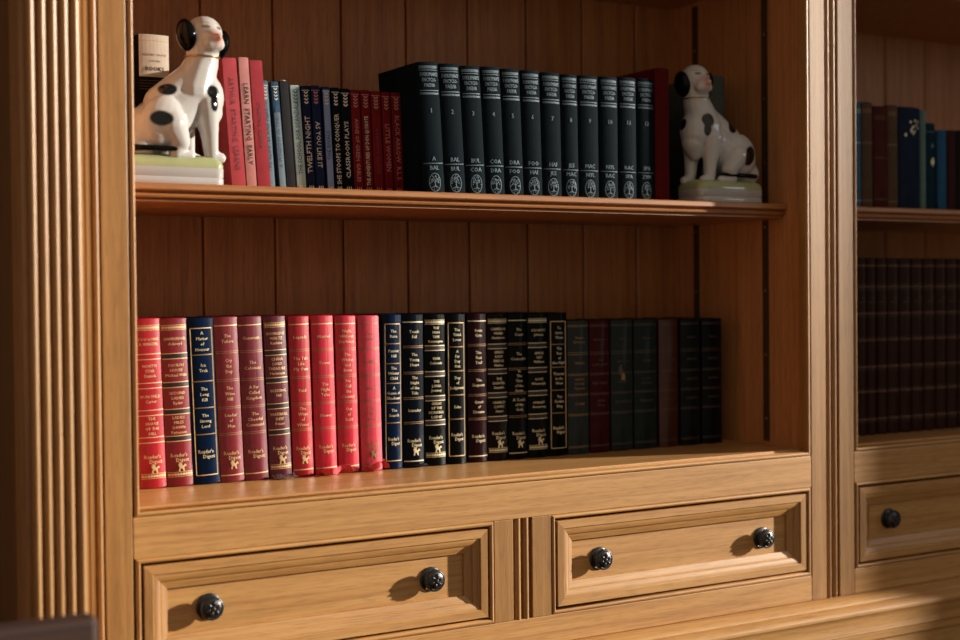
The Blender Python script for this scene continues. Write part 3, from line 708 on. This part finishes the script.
# ------------------------------------------------------------------ the rest of the upper shelf
def cream_jacket(s, w, h, root):
    s.bar(.86 * h, .27 * h, 'paper', -w * .5, w * .5, eps=.0002, part='pale_jacket_top')
    s.text('READERS CHOICE', .865 * h, .0040, 'dark_red_ink', maxw=w * .8); s.text('CHOSEN', .825 * h, .0034, 'black_ink', maxw=w * .5)
    s.text('BOOKS', .775 * h, .0072, 'black_ink', maxw=w * .66, bold=.0002); s.bar(.955 * h, .0006, 'pink_ink')
    for k in range(4): s.bar((.70 - k * .018) * h, .0007, 'faint_gold')
book('hardback_book', 'black book with a cream upper spine lettered BOOKS, behind the left spotted dog', None, .5245, .5620, .1905, .17, ZSH, .125, 0.1, cover_mat(20, 18, 18, kind='cloth'), cream_jacket)
book('hardback_book', 'tall plain crimson book right after encyclopedia volume 12', None, 1.2418, 1.2670, .1891, .08, ZSH, .15, 0, cover_mat(84, 16, 20, kind='cloth'), None, bulge=.004)
book('hardback_book', 'dark maroon book between the tall crimson one and the right spotted dog', None, 1.2720, 1.3100, .1800, .135, ZSH, .14, 0, cover_mat(58, 16, 22, kind='cloth'), None)
def greydeco(s, w, h, root):
    for z in (.93, .84, .72): s.bar(z * h, .0012, 'faint_gold')
book('hardback_book', 'grey-green book standing behind the right spotted dog', None, 1.3870, 1.4140, .1960, .13, ZSH, .14, 0, cover_mat(76, 82, 78, kind='cloth'), greydeco)

# ------------------------------------------------------------------ right bay books
def bay(ink='faint_gold', zs=(.93, .62, .08)):
    def d(s, w, h, root):
        for z in zs: s.bar(z * h, .0010, ink)
        s.bar(zs[0] * h - .004, .0010, ink)
    return d
def ornate(s, w, h, root):
    r5 = random.Random(2)
    for k in range(14):
        s.poly([(-.5, -.2), (.3, -.6), (.6, .4), (-.2, .6)], r5.uniform(-.3, .36) * w, (.72 + r5.uniform(0, .15)) * h, .004, 'pale_gilt', part='gilt_ornament')
def jewel(s, w, h, root):
    s.poly([(0, -.9), (.5, 0), (0, .9), (-.5, 0)], 0, .56 * h, .009, 'pale_gilt', part='gilt_ornament')
    s.poly([(-.3, -.5), (.4, -.3), (.2, .6), (-.4, .4)], 0, .74 * h, .007, 'silver', part='gilt_ornament'); s.bar(.9 * h, .001, 'silver')
UG = 'old books on the upper shelf of the right bay'
for xl, xr, h, c, d, lab in [
 (1.6502, 1.6701, .1690, (60, 96, 124), bay('cream_ink'), 'blue book at the left end of the right bay upper shelf, partly behind the stile'),
 (1.6724, 1.6958, .1704, (86, 66, 54), bay('dull_gold'), 'brown book right of the blue one in the right bay'),
 (1.6981, 1.7298, .1656, (72, 34, 32), bay('faint_gold', (.9, .5, .1)), 'broad maroon book between two brown ones in the right bay'),
 (1.7308, 1.7539, .1691, (84, 66, 52), bay('dull_gold'), 'brown book right of the broad maroon one in the right bay'),
 (1.7572, 1.8051, .1683, (30, 38, 58), ornate, 'widest navy book with pale gilt ornament in the right bay'),
 (1.8058, 1.8181, .1655, (96, 122, 120), None, 'thin pale teal book beside the widest navy one'),
 (1.8194, 1.8409, .1450, (22, 44, 56), jewel, 'shorter dark teal book with a pale gilt drop ornament'),
 (1.8480, 1.8685, .1350, (44, 84, 116), None, 'short mid-blue book in the right bay'),
 (1.8723, 1.8918, .1362, (58, 34, 36), None, 'short dark maroon book right of the short blue one'),
 (1.8940, 1.9200, .1370, (36, 30, 30), None, 'short blackish book at the photo right edge')]:
    book('old_book', lab, UG, xl, xr, h, .10, ZSH, .12, 0, cover_mat(*c, kind='cloth'), d, bulge=.0045)
M['rib'] = leather('dark_brown_leather_rib', rgb(92, 62, 48), rough=.3)
def ribbed(s, w, h, root):
    for z in (.09, .245, .385, .535, .685, .835, .955):
        ids = []; m = MB()
        for i in range(9):
            x = (-.5 + i / 8) * w * .99
            ids.append([m.vert((x, s.y(x) - o, z * h + dz)) for o, dz in ((-.0006, -.0024), (.0014, -.0012), (.0014, .0012), (-.0006, .0024))])
        for a, b in zip(ids, ids[1:]):
            for k in range(3): m.face((a[k], b[k], b[k + 1], a[k + 1]))
        m.build('raised_band', M['rib'], root, smooth=60)
    for z in (.075, .26, .37, .55, .67, .82, .85): s.bar(z * h, .0009, 'faint_gold')
    lines_at(s, 'THE|WORKS', .76 * h, 'faint_gold', w, size=.005)
LG = 'ribbed leather set on the lower shelf of the right bay'
rl = [(1.6587, 1.6787), (1.6798, 1.7001), (1.7035, 1.7250), (1.7285, 1.7526), (1.7561, 1.7806), (1.7841, 1.8088), (1.8124, 1.8375), (1.8411, 1.8641), (1.8678, 1.8910), (1.8945, 1.9180), (1.9215, 1.9450)]
ORD = ['first from the left of', 'second from the left in', 'third from the left in', 'fourth from the left in', 'fifth from the left in', 'sixth from the left in', 'seventh from the left in', 'eighth from the left in', 'ninth from the left in', 'tenth from the left in', 'eleventh from the left in']
for (xl, xr), od in zip(rl, ORD):
    book('leather_volume', 'dark brown ribbed leather volume, %s the set in the right bay' % od, LG, xl, xr, .2835, .10, ZDECK, .17, 0, cover_mat(52, 30, 24), ribbed, bulge=.0075)

# ------------------------------------------------------------------ spotted dog figurines
def sphere_chain(m, a, ra, b, rb, n=9):
    a, b = Vector(a), Vector(b)
    for i in range(n):
        t = i / (n - 1); r = ra + (rb - ra) * t
        m.ellipsoid(a.lerp(b, t), (r, r, r), None, 14, 9)
def dog(label, X, Y, mirror, face, P):
    root = thing('dog_figurine', label, 'figurine', (X, Y, ZSH), 'pair of spotted china dogs')
    sx = -1 if mirror else 1
    # pedestal: rounded oblong, white foot and green top
    def loop(m, z, inset):
        pts = []; a, b, r = .0612 - inset, .031 - inset, .013
        for cx, cy, a0 in ((a - r, -b + r, -PI / 2), (a - r, b - r, 0), (-a + r, b - r, PI / 2), (-a + r, -b + r, PI)):
            for k in range(7): pts.append(m.vert((cx + r * math.cos(a0 + PI / 2 * k / 6), cy + r * math.sin(a0 + PI / 2 * k / 6), z)))
        return pts
    m = MB(); lv = [(0, .0008), (.001, 0), (.0075, .0), (.0085, .0009), (.0095, .0), (.0195, .0)]
    R_ = [loop(m, z, i) for z, i in lv]
    for A, B in zip(R_, R_[1:]):
        for k in range(len(A)): m.face((A[k], A[(k + 1) % len(A)], B[(k + 1) % len(A)], B[k]))
    m.face(R_[0][::-1]); m.face(R_[-1]); ped = m.build('pedestal', M['glaze_white'], root, smooth=50)
    m = MB(); R_ = [loop(m, z, i) for z, i in ((.0196, .0002), (.0225, .0001), (.0275, .0014), (.0310, .0045), (.0330, .0090), (.0350, .016), (.0360, .022))]
    for A, B in zip(R_, R_[1:]):
        for k in range(len(A)): m.face((A[k], A[(k + 1) % len(A)], B[(k + 1) % len(A)], B[k]))
    m.face(R_[0][::-1]); m.face(R_[-1]); m.build('green_ground', M['glaze_green'], root, smooth=50)
    # one continuous body, voxel-fused
    m = MB(); zb = .0355
    bk = P['back']
    sphere_chain(m, (-.020 - bk, 0, .070), .031, (.038, 0, .112), .0255, 14)        # trunk
    sphere_chain(m, (.030, 0, .116), .0275, (.0430, 0, .152), .0195, 10)            # neck
    sphere_chain(m, (.0435, 0, .150), .0198, (.046, 0, .178), .0195, 6)
    sphere_chain(m, (-.004 - bk * .6, 0, .100), .024, (.030, 0, .132), .020, 8)     # withers
    m.ellipsoid((.046, 0, .112), (.0235, .0235, .030))                              # chest
    sphere_chain(m, (.050, 0, .095), .018, (.047, 0, .078), .010, 5)
    H = Vector((.0465, 0, .1875)); fd = Vector(face).normalized(); rt = Vector((-fd.y, fd.x, 0)); rt = Vector((fd.y, -fd.x, 0)) * -1
    m.ellipsoid(H, (.0222, .0215, .0208))
    sphere_chain(m, H + fd * .004 + Vector((0, 0, -.004)), .0175, H + fd * .0185 + Vector((0, 0, -.0105)), .0122, 6)   # muzzle
    m.ellipsoid(H + fd * .012 + Vector((0, 0, .004)), (.009, .009, .008))
    m.ellipsoid(H + fd * .0300 + Vector((0, 0, -.0080)), (.0050, .0050, .0042))     # nose
    for sg in (-1, 1):
        m.ellipsoid(H + fd * .0195 + rt * sg * .0060 + Vector((0, 0, -.0145)), (.0085, .0085, .0078))   # flews
    m.ellipsoid(H + fd * .0115 + Vector((0, 0, -.0190)), (.0125, .0125, .0075))
    for y, lx in ((-.0135, P['near']), (.0150, P['far'])):                           # front legs
        sphere_chain(m, (lx - .004, y, .100), .0165, (lx, y, .068), .0108, 8)
        sphere_chain(m, (lx, y, .070), .0108, (lx + .002, y, .042), .0084, 7)
        sphere_chain(m, (lx + .003, y, .0415), .0080, (lx + .0135, y, .0400), .0066, 5)
    for y in (-.0205, .0205):                                                        # hind quarters
        m.ellipsoid((-.012 - bk, y, .078), (.0265, .0150, .0315), Matrix.Rotation(.35, 3, 'Y'))
        sphere_chain(m, (-.002 - bk, y * 1.05, .075), .019, (.008 - bk * .7, y * 1.05, .056), .0125, 6)
        sphere_chain(m, (.006 - bk * .7, y * 1.05, .056), .0115, (.003 - bk * .7, y * 1.05, .043), .0085, 5)
        sphere_chain(m, (.002 - bk * .7, y * 1.05, .0415), .0075, (.0205 - bk * .5, y * .98, .0400), .0066, 6)
    m.ellipsoid((-.034 - bk, 0, .052), (.024, .026, .020))
    tmp = m.build('dog_body', M['glaze_body'], None)
    md = tmp.modifiers.new('fuse', 'REMESH'); md.mode = 'VOXEL'; md.voxel_size = .00125
    sm = tmp.modifiers.new('relax', 'SMOOTH'); sm.factor = .5; sm.iterations = 14
    dg = bpy.context.evaluated_depsgraph_get(); me = bpy.data.meshes.new_from_object(tmp.evaluated_get(dg))
    bpy.data.objects.remove(tmp)
    me.name = 'dog_body'
    ca = me.color_attributes.new('paint', 'FLOAT_COLOR', 'POINT')
    W, K = Vector((.53, .51, .49)), Vector((.004, .004, .0045)); PK = Vector((.60, .33, .26)); EY = Vector((.16, .13, .11)); TAN = Vector((.50, .34, .17))
    def ell(px, pz, sp):
        cx, cz, rx, rz, an = sp; dx, dz = px - cx, pz - cz; c, s_ = math.cos(an), math.sin(an)
        u, v = (dx * c + dz * s_) / rx, (-dx * s_ + dz * c) / rz
        return math.sqrt(u * u + v * v)
    for v in me.vertices:
        co = v.co; c = W.copy()
        def mixin(col, d, soft=.10):
            nonlocal c
            t = min(1, max(0, (1 + soft - d) / (2 * soft))); c = c.lerp(col, t)
        if co.z < .168:
            for sp in P['spots_near']:
                if co.y < .004: mixin(K, ell(co.x, co.z, sp))
            for sp in P['spots_far']:
                if co.y > .004: mixin(K, ell(co.x, co.z, sp))
            for cx, cy, cz, r in P['spots_3d']: mixin(K, (Vector((cx, cy, cz)) - co).length / r)
        else:
            L_ = co - H; u = L_.dot(rt); fwd = L_.dot(fd); w = L_.z
            if fwd > .004:
                mixin(PK, math.hypot(u / .0082, (w + .0080) / .0088) if fwd > .017 else 9, .5)
                mixin(TAN, math.hypot(u / .0100, (w + .0205) / .0009) if fwd > .008 else 9, .5)
                for sg in (-1, 1):
                    mixin(EY, math.hypot((u - sg * .0088) / .0046, (w - .0050) / .0021), .25)
                    mixin(TAN, math.hypot((u - sg * .0088) / .0058, (w - .0100) / .0010), .4)
        ca.data[v.index].color = (c.x, c.y, c.z, 1)
    if mirror:
        for v in me.vertices: v.co.x *= -1
        me.flip_normals()
    DZ = Vector((0, 0, -.0065))
    for v in me.vertices: v.co.z -= .0065
    for p in me.polygons: p.use_smooth = True
    body = bpy.data.objects.new('dog_body', me); COL.objects.link(body); body.parent = root
    if not me.materials: me.materials.append(M['glaze_body'])
    # ears, collar, tail
    for sg, k in ((-1, P['ear_l']), (1, P['ear_r'])):
        c = H + rt * sg * k[0] + fd * k[1] + Vector((0, 0, k[2])) + DZ; c.x *= sx
        ang = math.atan2(fd.y, fd.x * sx)
        rot = Matrix.Rotation(ang, 3, 'Z') @ Matrix.Rotation(sg * sx * -.22, 3, 'X')
        e = MB(); e.ellipsoid(c, (.0150, .0095, .0190), rot, 22, 16); e.build('ear', M['glaze_black'], body, smooth=80)
    e = MB(); ring = []
    for k in range(33):
        a = 2 * PI * k / 32; ring.append((sx * (.0438 + .0206 * math.cos(a)), .0206 * math.sin(a), .1520 - .0005 * math.cos(a)))
    e.tube(ring, .0009, 8); e.build('collar', M['gilt_ring'], body, smooth=70)
    e = MB(); tl = [(-.050 - bk * .4, .006, .041), (-.053 - bk * .2, -.012, .0405), (-.048, -.0235, .0405), (-.034, -.0275, .0405), (-.018, -.0285, .0405), (.0, -.0282, .0405), (.010, -.0262, .0415), (.016, -.022, .0425)]
    e.tube([(sx * a, b, c) for a, b, c in tl], [.0036, .0036, .0036, .0034, .0032, .0030, .0026, .0016], 10); e.build('tail', M['glaze_black'], body, smooth=70)
    return root
dog('white china dog with black spots, sitting beside the tall rose-red books on the upper shelf', .5315, .091, False, (.25, -.97, 0),
    dict(back=0.0, near=.0470, far=.0285, spots_near=[(-.0045, .1160, .0105, .0070, .2), (-.0175, .0805, .0128, .0088, 0), (.0490, .1150, .0080, .0090, 0), (.0485, .1020, .0052, .0095, 0)],
         spots_far=[(-.01, .1, .012, .009, 0)], spots_3d=[], ear_l=(.0232, -.002, -.0040), ear_r=(.0240, -.002, -.0105)))
dog('white china dog with black spots, sitting in shade in front of the grey-green book', 1.3720, .0925, True, (.0, -1, 0),
    dict(back=.010, near=.0300, far=.0420, spots_near=[(.0415, .1255, .0092, .0098, 0), (.0430, .1120, .0060, .0095, 0), (-.0095, .1190, .0082, .0115, .75), (-.0275, .0755, .0110, .0155, .5)],
         spots_far=[(-.01, .1, .012, .009, 0)], spots_3d=[(.072, .004, .122, .0105)], ear_l=(.0230, -.004, -.0060), ear_r=(.0200, -.004, -.0085)))

# ------------------------------------------------------------------ light
w = bpy.data.worlds.new('World'); sc.world = w; w.use_nodes = True
nt = w.node_tree; bg = nt.nodes['Background']
# soft warm light of the room, stronger from the room's open left side
tc = nt.nodes.new('ShaderNodeTexCoord'); vm = nt.nodes.new('ShaderNodeVectorMath'); vm.operation = 'DOT_PRODUCT'
vm.inputs[1].default_value = Vector((-.36, -.91, .20)).normalized(); nt.links.new(tc.outputs['Generated'], vm.inputs[0])
mr = nt.nodes.new('ShaderNodeMapRange'); mr.inputs[1].default_value = -.1; mr.inputs[2].default_value = 1.0
mr.inputs[3].default_value = 0.04; mr.inputs[4].default_value = 0.36; nt.links.new(vm.outputs['Value'], mr.inputs[0])
nt.links.new(mr.outputs[0], bg.inputs[1]); bg.inputs[0].default_value = (1.0, .85, .68, 1)
def sun(d, strength, col, ang):
    l = bpy.data.lights.new('sun', 'SUN'); l.energy = strength; l.color = col; l.angle = math.radians(ang)
    o = bpy.data.objects.new('sun', l); COL.objects.link(o)
    o.rotation_euler = Vector(d).to_track_quat('-Z', 'Y').to_euler(); o.location = (4, -1.5, 3); return o
sun((-3.0, 1.0, -.72), 7.8, (1.0, .92, .80), 1.3)
l = bpy.data.lights.new('window_daylight', 'AREA'); l.shape = 'RECTANGLE'; l.size = .50; l.size_y = 1.15
l.energy = 4.6; l.color = (.78, .90, 1.0)
o = bpy.data.objects.new('window_daylight', l); COL.objects.link(o); o.location = (3.29, -1.80, 1.92)
o.rotation_euler = Vector((-1, 0, 0)).to_track_quat('-Z', 'Z').to_euler()

# ------------------------------------------------------------------ camera
cam = bpy.data.cameras.new('camera'); co = bpy.data.objects.new('camera', cam); COL.objects.link(co)
cam.sensor_width = 36; cam.lens = 52.5; cam.clip_start = .02
yaw, pitch, roll = math.radians(30.981), math.radians(-.9995), math.radians(-.5575)
fwd = Vector((math.sin(yaw) * math.cos(pitch), math.cos(yaw) * math.cos(pitch), math.sin(pitch)))
r0 = Vector((math.cos(yaw), -math.sin(yaw), 0)); u0 = r0.cross(fwd)
rr = r0 * math.cos(roll) + u0 * math.sin(roll); uu = rr.cross(fwd)
co.matrix_world = Matrix(((rr.x, uu.x, -fwd.x, 0), (rr.y, uu.y, -fwd.y, -1.5), (rr.z, uu.z, -fwd.z, 1.25), (0, 0, 0, 1)))
cam.dof.use_dof = True; cam.dof.focus_distance = 1.80; cam.dof.aperture_fstop = 3.0
sc.camera = co
vs = sc.view_settings; vs.view_transform = 'Standard'; vs.look = 'None'; vs.exposure = 0.0; vs.gamma = 1.0; vs.use_curve_mapping = False
